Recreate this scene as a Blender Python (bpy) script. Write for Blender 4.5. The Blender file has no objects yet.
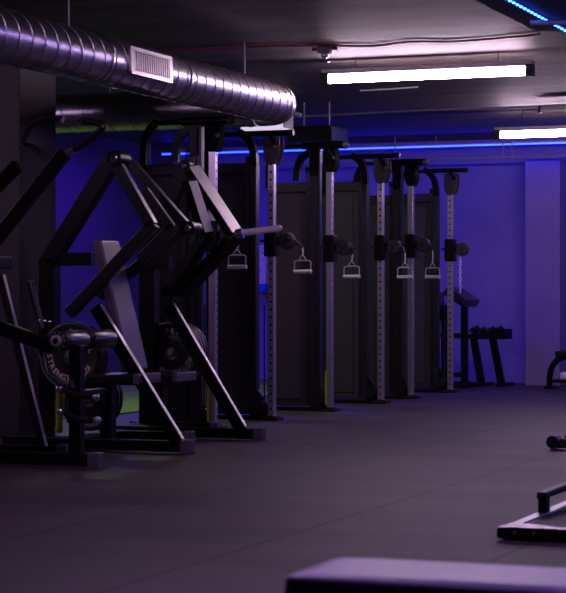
import bpy, bmesh, math, random
from mathutils import Vector, Matrix
random.seed(7)
C = bpy.context.scene.collection
PI = math.pi
# ---------------------------------------------------------------- frame
# World axes follow the room: +Y runs down the row of machines, +X towards the aisle.
F = 2000.0
TH = math.atan(0.39)
S, Co = math.sin(TH), math.cos(TH)
def V(*a): return Vector(a)
def at_y(px, py, b):                       # measured point on the upright plane y = b
    u = (px-283)/F; Y = b/(Co+u*S)
    return V(Y*(-S+u*Co), b, 1+(299-py)/F*Y)
def at_x(px, py, a):
    u = (px-283)/F; Y = a/(-S+u*Co)
    return V(a, Y*(Co+u*S), 1+(299-py)/F*Y)
def at_z(px, py, z):
    Y = F*(1-z)/(py-299); u = (px-283)/F
    return V(Y*(-S+u*Co), Y*(Co+u*S), z)

# ---------------------------------------------------------------- materials
def mat(name, col, rough=.5, metal=0., noise=None, bump=0., spec=.5, coat=0.):
    m = bpy.data.materials.new(name); m.use_nodes = True
    nt = m.node_tree; b = nt.nodes['Principled BSDF']
    b.inputs['Base Color'].default_value = (*col, 1); b.inputs['Roughness'].default_value = rough
    b.inputs['Metallic'].default_value = metal; b.inputs['Specular IOR Level'].default_value = spec
    b.inputs['Coat Weight'].default_value = coat
    if noise:
        scale, amt, col2 = noise
        tc = nt.nodes.new('ShaderNodeTexCoord'); n = nt.nodes.new('ShaderNodeTexNoise')
        n.inputs['Scale'].default_value = scale; n.inputs['Detail'].default_value = 6
        nt.links.new(tc.outputs['Object'], n.inputs['Vector'])
        cr = nt.nodes.new('ShaderNodeValToRGB')
        cr.color_ramp.elements[0].position = .5-amt; cr.color_ramp.elements[1].position = .5+amt
        cr.color_ramp.elements[0].color = (*col, 1); cr.color_ramp.elements[1].color = (*col2, 1)
        nt.links.new(n.outputs['Fac'], cr.inputs['Fac']); nt.links.new(cr.outputs['Color'], b.inputs['Base Color'])
        if bump:
            bp = nt.nodes.new('ShaderNodeBump'); bp.inputs['Strength'].default_value = bump
            bp.inputs['Distance'].default_value = .02
            nt.links.new(n.outputs['Fac'], bp.inputs['Height']); nt.links.new(bp.outputs['Normal'], b.inputs['Normal'])
    return m
def emis(name, col, strength):
    m = bpy.data.materials.new(name); m.use_nodes = True
    b = m.node_tree.nodes['Principled BSDF']
    b.inputs['Base Color'].default_value = (.8, .8, .8, 1)
    b.inputs['Emission Color'].default_value = (*col, 1); b.inputs['Emission Strength'].default_value = strength
    return m
BLACK = mat('black powder coat', (.004, .003, .004), .36, 0, (60, .3, (.006, .005, .006)), spec=.16)
SATIN = mat('dark satin steel frame', (.013, .010, .014), .36, .12)
PANEL = mat('charcoal shroud panel', (.032, .022, .032), .5, 0, (9, .25, (.040, .029, .041)))
STEEL = mat('brushed steel', (.52, .49, .50), .33, 1)
CHROME = mat('chrome', (.85, .84, .88), .12, 1)
GALV = mat('galvanised duct steel', (.46, .45, .49), .30, 1, (14, .2, (.62, .60, .64)), .05)
RUBBER = mat('black rubber', (.007, .006, .007), .38)
MATTE = mat('matte black moulding', (.008, .007, .009), .85, spec=.1)
NICKEL = mat('bright nickel', (.88, .85, .92), .30, .45)
DISC = mat('dark pulley plastic', (.030, .025, .032), .45)
PLASTIC = mat('grey plastic end cap', (.10, .085, .12), .45)
PADV = mat('black vinyl pad', (.011, .009, .011), .30)
SEATPAD = mat('grey leather pad', (.10, .08, .10), .38)
BENCHV = mat('lilac grey bench vinyl', (.27, .20, .38), .36)
WHITE = mat('white paint', (.72, .70, .72), .45)
GRIP = mat('pale grip', (.90, .86, .90), .32, .1)
LETTER = mat('cream plate lettering', (.95, .76, .58), .5)
SILVERL = mat('grey plate lettering', (.62, .58, .62), .5)
LIME = mat('lime towel cloth', (.40, .56, .02), .9, 0, (160, .3, (.52, .68, .05)), .6)
LIMEP = mat('lime plastic', (.35, .48, .02), .5)
RED = mat('red cable', (.28, .02, .03), .5)
CONDUIT = mat('grey conduit', (.34, .32, .36), .45, .3)
BLUEP = mat('blue plastic', (.01, .12, .62), .4)
PLATEM = mat('black rubber plate', (.02, .019, .02), .42)
RIM = mat('machined plate edge', (.13, .12, .135), .3, .8)
WALL = mat('violet painted wall', (.19, .135, .38), .75, 0, (1.6, .28, (.26, .19, .46)), .12)
TURF = mat('green artificial turf', (.13, .26, .01), .95, 0, (90, .3, (.20, .36, .02)), .8)
DARKW = mat('dark painted wall', (.06, .05, .06), .7, 0, (2, .3, (.08, .07, .08)))
PILM = mat('black painted pillar', (.020, .016, .020), .6, 0, (3, .3, (.026, .020, .025)))
TUBE = emis('lamp tube', (1, .73, .96), 54)
FILLP = emis('pink white fill tube', (.84, .54, 1), 44)  # pink and violet tubes serve only the added lamps
FILLV = emis('violet fill tube', (.50, .27, 1), 85)
LITFACE = mat('pale lit face', (.80, .75, .78), .38, .45)  # brightness of lit leg and lever faces put into the colour
LEDM = emis('blue led', (.0022, .0100, 1), 32)
LEDS = emis('blue led string', (.02, .10, 1), 20)

def ceiling_mat():
    m = mat('dark concrete ceiling', (.15, .125, .12), .62)
    nt = m.node_tree; b = nt.nodes['Principled BSDF']
    tc = nt.nodes.new('ShaderNodeTexCoord'); mp = nt.nodes.new('ShaderNodeMapping')
    mp.inputs['Scale'].default_value = (.5, 3.2, 1)
    n = nt.nodes.new('ShaderNodeTexNoise'); n.inputs['Scale'].default_value = 1.1; n.inputs['Detail'].default_value = 9; n.inputs['Roughness'].default_value = .65
    nt.links.new(tc.outputs['Object'], mp.inputs['Vector']); nt.links.new(mp.outputs['Vector'], n.inputs['Vector'])
    cr = nt.nodes.new('ShaderNodeValToRGB')
    e = cr.color_ramp.elements; e[0].position = .3; e[0].color = (.030, .023, .021, 1); e[1].position = .72; e[1].color = (.15, .122, .105, 1)
    nt.links.new(n.outputs['Fac'], cr.inputs['Fac']); nt.links.new(cr.outputs['Color'], b.inputs['Base Color'])
    bp = nt.nodes.new('ShaderNodeBump'); bp.inputs['Strength'].default_value = .12; bp.inputs['Distance'].default_value = .05
    nt.links.new(n.outputs['Fac'], bp.inputs['Height']); nt.links.new(bp.outputs['Normal'], b.inputs['Normal'])
    return m
CEIL = ceiling_mat()
def floor_mat():
    m = mat('rubber floor tiles', (.05, .045, .047), .58)
    nt = m.node_tree; b = nt.nodes['Principled BSDF']; L = nt.links
    tc = nt.nodes.new('ShaderNodeTexCoord')
    def noise(sc, mapping, det=5):
        mp = nt.nodes.new('ShaderNodeMapping'); mp.inputs['Scale'].default_value = mapping
        n = nt.nodes.new('ShaderNodeTexNoise'); n.inputs['Scale'].default_value = sc; n.inputs['Detail'].default_value = det
        L.new(tc.outputs['Object'], mp.inputs['Vector']); L.new(mp.outputs['Vector'], n.inputs['Vector']); return n
    n1 = noise(1.3, (.5, 1.6, 1)); n2 = noise(180, (1, 1, 1), 2)
    cr = nt.nodes.new('ShaderNodeValToRGB'); e = cr.color_ramp.elements
    e[0].position = .3; e[0].color = (.028, .020, .026, 1); e[1].position = .7; e[1].color = (.070, .048, .056, 1)
    L.new(n1.outputs['Fac'], cr.inputs['Fac'])
    # joints between the 1.03 m rubber rolls
    sx = nt.nodes.new('ShaderNodeSeparateXYZ'); L.new(tc.outputs['Object'], sx.inputs[0])
    def joint(out, off, pitch, w):
        def M(op, a, v):
            k = nt.nodes.new('ShaderNodeMath'); k.operation = op; L.new(a, k.inputs[0]); k.inputs[1].default_value = v; return k.outputs[0]
        a = M('ADD', out, off); a = M('DIVIDE', a, pitch); a = M('FRACT', a, 0); a = M('SUBTRACT', a, .5); a = M('ABSOLUTE', a, 0)
        return M('GREATER_THAN', a, .5-w/pitch)
    j = joint(sx.outputs[0], 50*1.03+3.06, 1.03, .013)
    j2 = joint(sx.outputs[1], .4, 9.7, .003)
    mx = nt.nodes.new('ShaderNodeMath'); mx.operation = 'MAXIMUM'; L.new(j, mx.inputs[0]); L.new(j2, mx.inputs[1])
    mix = nt.nodes.new('ShaderNodeMixRGB'); L.new(mx.outputs[0], mix.inputs['Fac']); L.new(cr.outputs['Color'], mix.inputs[1]); mix.inputs[2].default_value = (.006, .004, .007, 1)
    L.new(mix.outputs[0], b.inputs['Base Color'])
    bp = nt.nodes.new('ShaderNodeBump'); bp.inputs['Strength'].default_value = .25; bp.inputs['Distance'].default_value = .003
    L.new(n2.outputs['Fac'], bp.inputs['Height']); L.new(bp.outputs['Normal'], b.inputs['Normal'])
    return m
FLOOR = floor_mat()
def holes_mat(name, axis, base, metal=1., rough=.33):     # steel column with adjustment holes up the middle of one pair of faces
    m = mat(name, base, rough, metal); nt = m.node_tree; b = nt.nodes['Principled BSDF']; L = nt.links
    tc = nt.nodes.new('ShaderNodeTexCoord'); sx = nt.nodes.new('ShaderNodeSeparateXYZ'); L.new(tc.outputs['Object'], sx.inputs[0])
    def M(op, a, v):
        k = nt.nodes.new('ShaderNodeMath'); k.operation = op
        L.new(a, k.inputs[0])
        if isinstance(v, (int, float)): k.inputs[1].default_value = v
        else: L.new(v, k.inputs[1])
        return k.outputs[0]
    z = M('SUBTRACT', M('FRACT', M('DIVIDE', sx.outputs[2], .063), 0), .5)
    z = M('MULTIPLY', z, .063)
    d = M('SQRT', M('ADD', M('MULTIPLY', z, z), M('MULTIPLY', sx.outputs[axis], sx.outputs[axis])), 0)
    hole = M('LESS_THAN', d, .0105)
    mix = nt.nodes.new('ShaderNodeMixRGB'); L.new(hole, mix.inputs['Fac']); mix.inputs[1].default_value = (*base, 1); mix.inputs[2].default_value = (.004, .004, .006, 1)
    L.new(mix.outputs[0], b.inputs['Base Color'])
    L.new(M('SUBTRACT', M('MULTIPLY', hole, 0.), M('MULTIPLY', hole, 1.)), b.inputs['Metallic'])
    mm = M('MULTIPLY', M('SUBTRACT', hole, 1.), -metal); L.new(mm, b.inputs['Metallic'])
    return m
COLX = holes_mat('perforated column front', 0, (.60, .55, .57), .85, .33)
COLY = holes_mat('perforated column side', 1, (.54, .50, .54), .85, .33)
def duct_mat():
    return GALV

# ---------------------------------------------------------------- mesh builder
class MB:
    def __init__(s): s.v = []; s.f = []; s.sm = []
    def add(s, vs, fs, smooth=False):
        n = len(s.v); s.v += [Vector(v) for v in vs]
        for f in fs: s.f.append([i+n for i in f]); s.sm.append(smooth)
        return s
    def hexa(s, P):          # 8 corners: bottom ring 0-3, top ring 4-7
        return s.add(P, [(0, 3, 2, 1), (4, 5, 6, 7), (0, 1, 5, 4), (1, 2, 6, 5), (2, 3, 7, 6), (3, 0, 4, 7)])
    def box(s, x0, x1, y0, y1, z0, z1):
        return s.hexa([(x0, y0, z0), (x1, y0, z0), (x1, y1, z0), (x0, y1, z0), (x0, y0, z1), (x1, y0, z1), (x1, y1, z1), (x0, y1, z1)])
    def bar(s, p, q, w, t, side=(0, 1, 0)):      # rectangular tube, centre line p-q, w across, t along `side`
        p, q, sd = Vector(p), Vector(q), Vector(side).normalized()
        d = (q-p).normalized(); n = d.cross(sd).normalized(); sd = n.cross(d).normalized()
        a, b = n*w/2, sd*t/2
        return s.hexa([p-a-b, p+a-b, p+a+b, p-a+b, q-a-b, q+a-b, q+a+b, q-a+b])
    def prism(s, pts, y0, y1):                   # polygon in x-z, extruded along y
        n = len(pts)
        vs = [(x, y0, z) for x, z in pts]+[(x, y1, z) for x, z in pts]
        fs = [tuple(range(n)), tuple(range(2*n-1, n-1, -1))]+[(i, i+n, (i+1) % n+n, (i+1) % n) for i in range(n)]
        return s.add(vs, fs)
    def cyl(s, p, q, r, r2=None, n=24, caps=True):
        p, q = Vector(p), Vector(q); r2 = r if r2 is None else r2
        d = (q-p).normalized(); a = d.orthogonal().normalized(); b = d.cross(a)
        vs = []
        for c, rr in ((p, r), (q, r2)):
            for k in range(n):
                t = 2*PI*k/n; vs.append(c+a*math.cos(t)*rr+b*math.sin(t)*rr)
        s.add(vs, [(k, (k+1) % n, (k+1) % n+n, k+n) for k in range(n)], True)
        if caps: s.add(vs, [tuple(range(n-1, -1, -1)), tuple(range(n, 2*n))])
        return s
    def lathe(s, c, axis, prof, n=32, caps=True):           # prof: (distance along axis, radius)
        c = Vector(c); d = Vector(axis).normalized(); a = d.orthogonal().normalized(); b = d.cross(a)
        vs = []
        for h, r in prof:
            for k in range(n):
                t = 2*PI*k/n; vs.append(c+d*h+a*math.cos(t)*r+b*math.sin(t)*r)
        fs = []
        for i in range(len(prof)-1):
            for k in range(n): fs.append((i*n+k, i*n+(k+1) % n, (i+1)*n+(k+1) % n, (i+1)*n+k))
        s.add(vs, fs, True)
        m = (len(prof)-1)*n
        if caps: s.add(vs, [tuple(range(n-1, -1, -1)), tuple(range(m, m+n))])
        return s
    def tube(s, pts, r, n=12, rnd=0.0, sq=False): # swept tube; rnd rounds the corners of the path
        P = [Vector(p) for p in pts]
        if rnd:
            Q = [P[0]]
            for i in range(1, len(P)-1):
                a, b, c = P[i-1], P[i], P[i+1]
                l = min(rnd, (a-b).length*.48, (c-b).length*.48)
                p0 = b+(a-b).normalized()*l; p1 = b+(c-b).normalized()*l
                for k in range(7):
                    t = k/6; Q.append(p0*(1-t)**2+b*2*t*(1-t)+p1*t*t)
            Q.append(P[-1]); P = Q
        T = []
        for i in range(len(P)):
            T.append((P[min(i+1, len(P)-1)]-P[max(i-1, 0)]).normalized())
        a = T[0].orthogonal().normalized()
        if sq:
            n = 4; a = V(0, 1, 0).cross(T[0]).normalized()
        vs = []
        for i, p in enumerate(P):
            a = (a-T[i]*a.dot(T[i])).normalized(); b = T[i].cross(a)
            for k in range(n):
                t = 2*PI*k/n+(PI/4 if sq else 0); vs.append(p+(a*math.cos(t)+b*math.sin(t))*r)
        m = len(P); fs = [(i*n+k, i*n+(k+1) % n, (i+1)*n+(k+1) % n, (i+1)*n+k) for i in range(m-1) for k in range(n)]
        s.add(vs, fs, not sq); s.add(vs, [tuple(range(n-1, -1, -1)), tuple(range((m-1)*n, m*n))])
        return s
    def ball(s, c, r, n=16):
        prof = [(-math.cos(PI*k/10)*r, max(math.sin(PI*k/10)*r, r*.02)) for k in range(11)]
        return s.lathe(c, (0, 0, 1), prof, n)
    def build(s, name, m, parent=None, bevel=0.0, origin=None, seg=2):
        o0 = Vector(origin) if origin is not None else (Vector(parent['_o']) if parent else None)
        if o0 is None:
            xs = [v.x for v in s.v]; ys = [v.y for v in s.v]; o0 = V((min(xs)+max(xs))/2, (min(ys)+max(ys))/2, min(v.z for v in s.v))
        me = bpy.data.meshes.new(name); me.from_pydata([v-o0 for v in s.v], [], s.f)
        for p, f in zip(me.polygons, s.sm): p.use_smooth = f
        bm = bmesh.new(); bm.from_mesh(me); bmesh.ops.recalc_face_normals(bm, faces=bm.faces); bm.to_mesh(me); bm.free()
        me.materials.append(m)
        o = bpy.data.objects.new(name, me); C.objects.link(o)
        if parent is not None:
            o.parent = parent; o.location = o0-Vector(parent['_o'])
        else: o.location = o0
        o['_o'] = list(o0)
        if bevel:
            b = o.modifiers.new('bevel', 'BEVEL'); b.width = bevel; b.segments = seg; b.limit_method = 'ANGLE'; b.angle_limit = math.radians(50)
        return o
def tag(o, label, cat, group=None):
    o['label'] = label; o['category'] = cat
    if group: o['group'] = group
    return o
def thing(name, label, cat, loc, group=None):
    o = bpy.data.objects.new(name, None); o.empty_display_size = .1; C.objects.link(o); o.location = loc; o['_o'] = list(loc)
    return tag(o, label, cat, group)
def struct(o): o['kind'] = 'structure'; return o

# ---------------------------------------------------------------- room shell
CZ = 2.90
XL, XR, YB, YF = -10.5, 3.2, 23.1, -2.5
struct(MB().box(XL, XR, YF, YB, -.1, 0).build('floor', FLOOR, origin=(0, 0, 0)))
struct(MB().box(XL, XR, YF, YB, CZ, CZ+.12).build('ceiling', CEIL, origin=(0, 0, CZ)))
struct(MB().box(XL, XR, YB, YB+.15, -.1, CZ+.12).build('wall_back', WALL))
struct(MB().box(XL-.15, XL, YF, YB, -.1, CZ+.12).build('wall_left', DARKW))
struct(MB().box(XR, XR+.15, YF, YB, -.1, CZ+.12).build('wall_right', DARKW))
struct(MB().box(XL, XR, YF-.15, YF, -.1, CZ+.12).build('wall_front', DARKW))
# pilasters on the back wall
a0 = at_y(525, 300, 22.6).x; a1 = at_y(560, 300, 22.6).x
struct(MB().box(a0, a1, 22.6, YB, 0, 2.62).build('trim_1', WALL, bevel=.01))
a0 = at_y(88, 300, 22.8).x; a1 = at_y(112, 300, 22.8).x
struct(MB().box(a0-.05, a1, 22.8, YB, 0, 2.62).build('trim_2', WALL, bevel=.01))
# black pillar at left
pr = at_y(20, 300, 12.75)
pyb = at_x(56, 300, pr.x).y
struct(MB().box(pr.x-.75, pr.x, 12.75, pyb, 0, CZ).build('trim_3', PILM, bevel=.006))
struct(MB().box(XL, -7.6, 14.9, 22.7, 0, .012).build('floor_turf', TURF, origin=(XL, 14.9, 0)))
# dropped ceiling panel upper right
struct(MB().box(-3.16, 1.6, 7.0, 12.6, 2.72, CZ).build('trim_4', PILM, bevel=.005))

# ---------------------------------------------------------------- lights seen in the room, and added fill
def lamp(x0, x1, y, z, label, vis=True):
    t = thing('ceiling_lamp', label, 'lamp', ((x0+x1)/2, y, z-.05), 'ceiling batten lamps')
    MB().box(x0-.03, x1+.03, y-.035, y+.035, z+.035, z+.075).build('housing', WHITE, t, .005)
    MB().cyl((x0, y, z), (x1, y, z), .034, n=20).build('lamp_tube', TUBE, t)
    for x in (x0, x1):
        MB().box(x-.03, x+.03, y-.04, y+.04, z-.045, z+.05).build('end_cap', SATIN, t, .006)
    for x in (x0+.25, x1-.25):
        MB().cyl((x, y, z+.07), (x, y, CZ), .003, n=8).build('hanger', BLACK, t)
    return t
b1 = 14.95; p0 = at_y(326, 78, b1); p1 = at_y(530, 72, b1); LZ = (p0.z+p1.z)/2
lamp(p0.x, p1.x, b1, LZ, 'long glowing batten lamp hung in the middle of the ceiling')
b2 = 19.6; q0 = at_y(498, 135, b2)
lamp(q0.x, q0.x+1.66, b2, q0.z, 'glowing batten lamp hung just in front of the blue strip, at right')
# unseen lamps and area lights added to brighten the room
def fill_area(x, y, w, col, sz=1.6, z=2.74, rot=(0, 0, 0)):
    l = bpy.data.lights.new('fill_light', 'AREA'); l.shape = 'RECTANGLE'; l.size = sz; l.size_y = .12; l.energy = w; l.color = col
    o = bpy.data.objects.new('fill_light', l); C.objects.link(o); o.location = (x, y, z); o.rotation_euler = rot
    return o
WARM = (1, .84, .92); VIO = (.52, .36, 1)
PUR = (.92, .62, 1)
def fill_lamp(x, y, m, label, L=1.66):  # batten lamp added out of view as fill, with its own tube colour
    t = lamp(x-L/2, x+L/2, y, 2.75, label); [c for c in t.children if c.name.startswith('lamp_tube')][0].data.materials[0] = m
fill_lamp(-3.9, 8.8, FILLP, 'added fill lamp out of view, in line with the row nearer the camera')
fill_lamp(-9.0, 9.4, FILLP, 'added fill lamp out of view, overhead behind the left machines', 2.6)
fill_lamp(.4, 9.4, FILLP, 'added fill lamp out of view, overhead on the aisle side')
fill_lamp(-.6, 5.3, FILLV, 'added violet fill lamp out of view, overhead behind the foreground bench')
fill_lamp(.9, 19.8, FILLV, 'added violet fill lamp out of view, by the far right corner')
fill_area(-8.8, 16.2, 32, (.85, .9, .8))
fill_area(.9, 20.6, 40, (.42, .26, 1), sz=2.5)
fill_area(-8.6, 20.3, 105, (.08, .015, 1), sz=2.5)
# blue strip along the bulkhead
led_z = 2.775
t = thing('light_strip', 'bright blue light strip running along the top of the back wall', 'light strip', (-3.5, 22.31, led_z-.02))
MB().box(XL+.2, XR-.2, 22.30, 22.36, led_z+.010, led_z+.026).build('channel', CONDUIT, t)
MB().cyl((XL+.2, 22.325, led_z), (XR-.2, 22.325, led_z), .009, n=10).build('lamp_tube', LEDM, t)
for k in range(9):
    MB().cyl((XL+.6+k*1.55, 22.34, led_z-.02), (XL+.6+k*1.55, 22.34, CZ), .006, n=8).build('hanger', CONDUIT, t)
for x, y0, lab in ((-2.945, 8.0, 'dotted blue light string along the underside of the dropped ceiling panel, upper right'),
                   (-2.62, 8.0, 'short stretch of blue light string in the very top right corner')):
    m = MB(); k = y0
    m.box(x-.008, x+.008, y0, 12.58, 2.709, 2.72)
    ch = m
    t = thing('light_string', lab, 'light strip', (x, 10.5, 2.70))
    ch.build('backing_strip', mat('blue tinted strip', (.02, .05, .5), .4), t)
    k = 10.6
    while k < 12.55:
        MB().box(x-.007, x+.007, k, k+.022, 2.700, 2.709).build('diode', LEDS, t); k += .085
# pipe below the bulkhead with its hangers
t = thing('wall_pipe', 'thin pale pipe hung below the blue strip along the back wall', 'pipe', (-3.5, 22.2, 2.6))
MB().cyl((XL+.1, 22.2, 2.615), (XR-.1, 22.2, 2.615), .012, n=10).build('pipe', CONDUIT, t)
for px in (86, 150, 395, 503, 512):
    x = at_y(px, 200, 22.2).x
    MB().cyl((x, 22.2, 2.60), (x, 22.2, CZ), .007, n=8).build('hanger', CONDUIT, t)

# ceiling services
def ceil_run(name, pxs, y, dz, r, m, label, cat):
    pts = [at_y(px, 50, y) for px in pxs]
    pts = [V(p.x, y+random.uniform(-.03, .03), dz-random.uniform(0, .012)) for p in pts]
    return tag(MB().tube(pts, r, 8, .3).build(name, m), label, cat)
def yz_for(px, py, z):                       # room point at height z
    return at_z(px, py, z)
def ceiling_line(name, pix, z, r, m, label, cat):
    pts = [at_z(px, py, z) for px, py in pix]
    return tag(MB().tube(pts, r, 8, .2).build(name, m), label, cat)
ceiling_line('red_cable', [(150, 50), (200, 50), (262, 46), (320, 45.5), (380, 46), (405, 41), (450, 42), (500, 38), (540, 34)], CZ-.012, .007, RED,
             'thin red cable clipped across the ceiling above the long lamp', 'cable')
ceiling_line('conduit', [(292, 117), (366, 113), (430, 110), (500, 108), (566, 105), (640, 101)], CZ-.03, .012, CONDUIT,
             'thin grey conduit crossing the ceiling between the two lamps', 'pipe')
ceiling_line('ceiling_channel', [(530, 23), (566, 22.4), (640, 20)], 2.66, .016, CONDUIT, 'short grey rod below the blue light string at upper right', 'pipe')
m = MB(); pts = [at_z(360, 90.5, CZ-.02), at_z(390, 89, CZ-.02), at_z(418, 87, CZ-.02)]
tag(m.tube(pts, .008, 8).build('conduit', WHITE), 'short pale pipe on the ceiling just behind the long lamp', 'pipe')
p_ = at_z(541, 111, 2.80)
t = thing('unlit_lamp', 'unlit slim lamp with clear cover above the right glowing lamp', 'lamp', (p_.x+.5, p_.y, 2.76))
MB().box(p_.x, p_.x+1.1, p_.y-.02, p_.y+.02, 2.815, 2.835).build('housing', CONDUIT, t, .004)
MB().cyl((p_.x, p_.y, 2.80), (p_.x+1.1, p_.y, 2.80), .017).build('lamp_tube', GRIP, t)
MB().box(p_.x-.02, p_.x, p_.y-.025, p_.y+.025, 2.78, 2.85).build('end_cap', BLACK, t, .004)
MB().cyl((p_.x+.3, p_.y, 2.83), (p_.x+.3, p_.y, CZ), .005, n=8).build('hanger', CONDUIT, t)
p = at_z(325, 46, CZ)
t = thing('sprinkler_box', 'round grey junction box with a nozzle on the red cable', 'junction box', (p.x, p.y, CZ-.12))
MB().lathe((p.x, p.y, CZ), (0, 0, -1), [(0, .06), (.05, .06), (.055, .045), (.06, .03)]).build('housing', CONDUIT, t)
MB().lathe((p.x, p.y, CZ-.06), (0, 0, -1), [(0, .02), (.02, .03), (.03, .012), (.05, .01), (.052, .04), (.06, .04)]).build('nozzle', CHROME, t)
for sx in (-1, 1): MB().cyl((p.x+sx*.05, p.y, CZ-.02), (p.x+sx*.10, p.y, CZ-.02), .014).build('gland', RED, t)

# ---------------------------------------------------------------- ducts
DZ = 2.50
def duct_axis(px, py): return at_z(px, py, DZ)
d0 = duct_axis(5, 34); d1 = duct_axis(268, 103.5)
xd = (d0.x+d1.x)/2
dr = .155
ye = d1.y
t = thing('air_duct', 'large round spiral metal duct running from upper left towards the machines', 'duct', (xd, (d0.y+ye)/2, DZ-dr))
ys = d0.y-3.0
# duct body with the rolled spiral seam raised in the mesh
def spiral_duct(name, p, q, r, parent, pitch=.155):
    p, q = Vector(p), Vector(q); L = (q-p).length; d = (q-p)/L
    a = V(0, 0, 1); b = d.cross(a)
    m = MB(); n = 40
    prof = [(0, r)]; h = pitch
    m.cyl(p, q, r, n=56)
    body = m.build(name, GALV, parent)
    s = MB(); pts = []; k = 0
    while k*pitch/24 < L:
        t = 2*PI*k/24; pts.append(p+d*(k*pitch/24)+(a*math.cos(t)+b*math.sin(t))*(r+.0015)); k += 1
    s.tube(pts, .0042, 6)
    s.build('spiral_seam', STEEL, parent)
    return body
spiral_duct('duct_body', (xd, ys, DZ), (xd, ye, DZ), dr, t)
# closed end elbow turning left into the cross duct
m = MB(); R = .20
pts = []
for k in range(13):
    an = k/12*PI/2; pts.append(V(xd-R+R*math.cos(an), ye+R*math.sin(an), DZ))
m.tube(pts, dr, 40)
m.build('elbow', GALV, t)
for y in (ye-.005, ye-1.9, ye-3.1):
    MB().lathe((xd, y-.02, DZ), (0, 1, 0), [(0, dr+.001), (.003, dr+.006), (.037, dr+.006), (.04, dr+.001)], 48).build('joint_band', STEEL, t)
# vent grille clamped on the side of the duct
gc = at_x(147, 66, xd+dr*.86)
g = MB(); gw, gh = .60, .155
ang = math.radians(2)                       # sits below the middle line of the duct side
nrm = V(math.cos(ang), 0, math.sin(ang)); up = V(-math.sin(ang), 0, math.cos(ang)); al = V(0, 1, 0)
g0 = at_x(127, 60, xd+dr*.9).y; g1 = at_x(168, 70, xd+dr*.9).y
cen = V(xd, (g0+g1)/2, DZ)+nrm*(dr+.006); L_ = g1-g0
fr = MB()
for sgn in (-1, 1):
    fr.bar(cen+up*sgn*.075-al*L_/2, cen+up*sgn*.075+al*L_/2, .03, .024, nrm)
    fr.bar(cen+al*sgn*(L_/2-.02)-up*.075, cen+al*sgn*(L_/2-.02)+up*.075, .05, .024, nrm)
fg = fr.build('vent_frame', STEEL, t, .003)
MB().bar(cen-al*L_/2+nrm*-.005, cen+al*L_/2+nrm*-.005, .15, .006, nrm).build('vent_backing', mat('dark olive vent backing', (.10, .10, .085), .6), t)
nsl = 16
for k in range(nsl):
    c = cen+al*(-L_/2+.06+(L_-.12)*k/(nsl-1))
    MB().bar(c-up*.065, c+up*.065, .012, .02, nrm).build('vent_slat', STEEL, fg)
# cross duct behind
yc = ye+R
t2 = thing('air_duct', 'round metal duct crossing behind the larger one above the blue wall', 'duct', (xd-2.0, yc, DZ-dr))
spiral_duct('duct_body', (xd-R-3.6, yc, DZ), (xd-R-.02, yc, DZ), dr, t2, .19)
for t_, x, y in ((t, xd, ye-.6), (t, xd, ye-3.4), (t2, xd-1.5, yc)):
    MB().cyl((x, y, DZ+dr-.01), (x, y, CZ), .006, n=8).build('hanger', CONDUIT, t_)
# small grey peg past the elbow
pp = at_y(291, 112, ye+.1)
# white ceiling box behind the duct end, given a weak glow
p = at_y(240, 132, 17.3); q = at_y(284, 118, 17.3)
t = thing('glowing_box', 'pale glowing box partly hidden behind the end of the round duct', 'lamp', ((p.x+q.x)/2, 17.4, p.z))
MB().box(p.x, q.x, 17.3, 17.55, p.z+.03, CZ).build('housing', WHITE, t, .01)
MB().box(p.x+.01, q.x-.01, 17.285, 17.54, p.z, p.z+.16).build('glowing_face', emis('weak pale glow', (.80, .70, .95), .75), t, .01)
# black ceiling box over the machines
p = at_y(287, 142, 17.9); q = at_y(332, 125, 17.9)
t = thing('ceiling_box', 'black boxy trunking hung above the middle cable tower', 'trunking', ((p.x+q.x)/2, 18.15, p.z))
MB().box(p.x, q.x, 17.9, 18.35, p.z, q.z).build('housing', BLACK, t, .008)
for x in (p.x+.1, q.x-.1): MB().cyl((x, 18.1, q.z-.01), (x, 18.1, CZ), .008, n=8).build('hanger', CONDUIT, t)
p = at_y(286, 111, 17.1); q = at_y(301, 115, 17.1)
tag(MB().bar(p, q, .035, .03).build('ceiling_bracket', CONDUIT, bevel=.003), 'short pale bracket poking out past the duct end', 'bracket')

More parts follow.
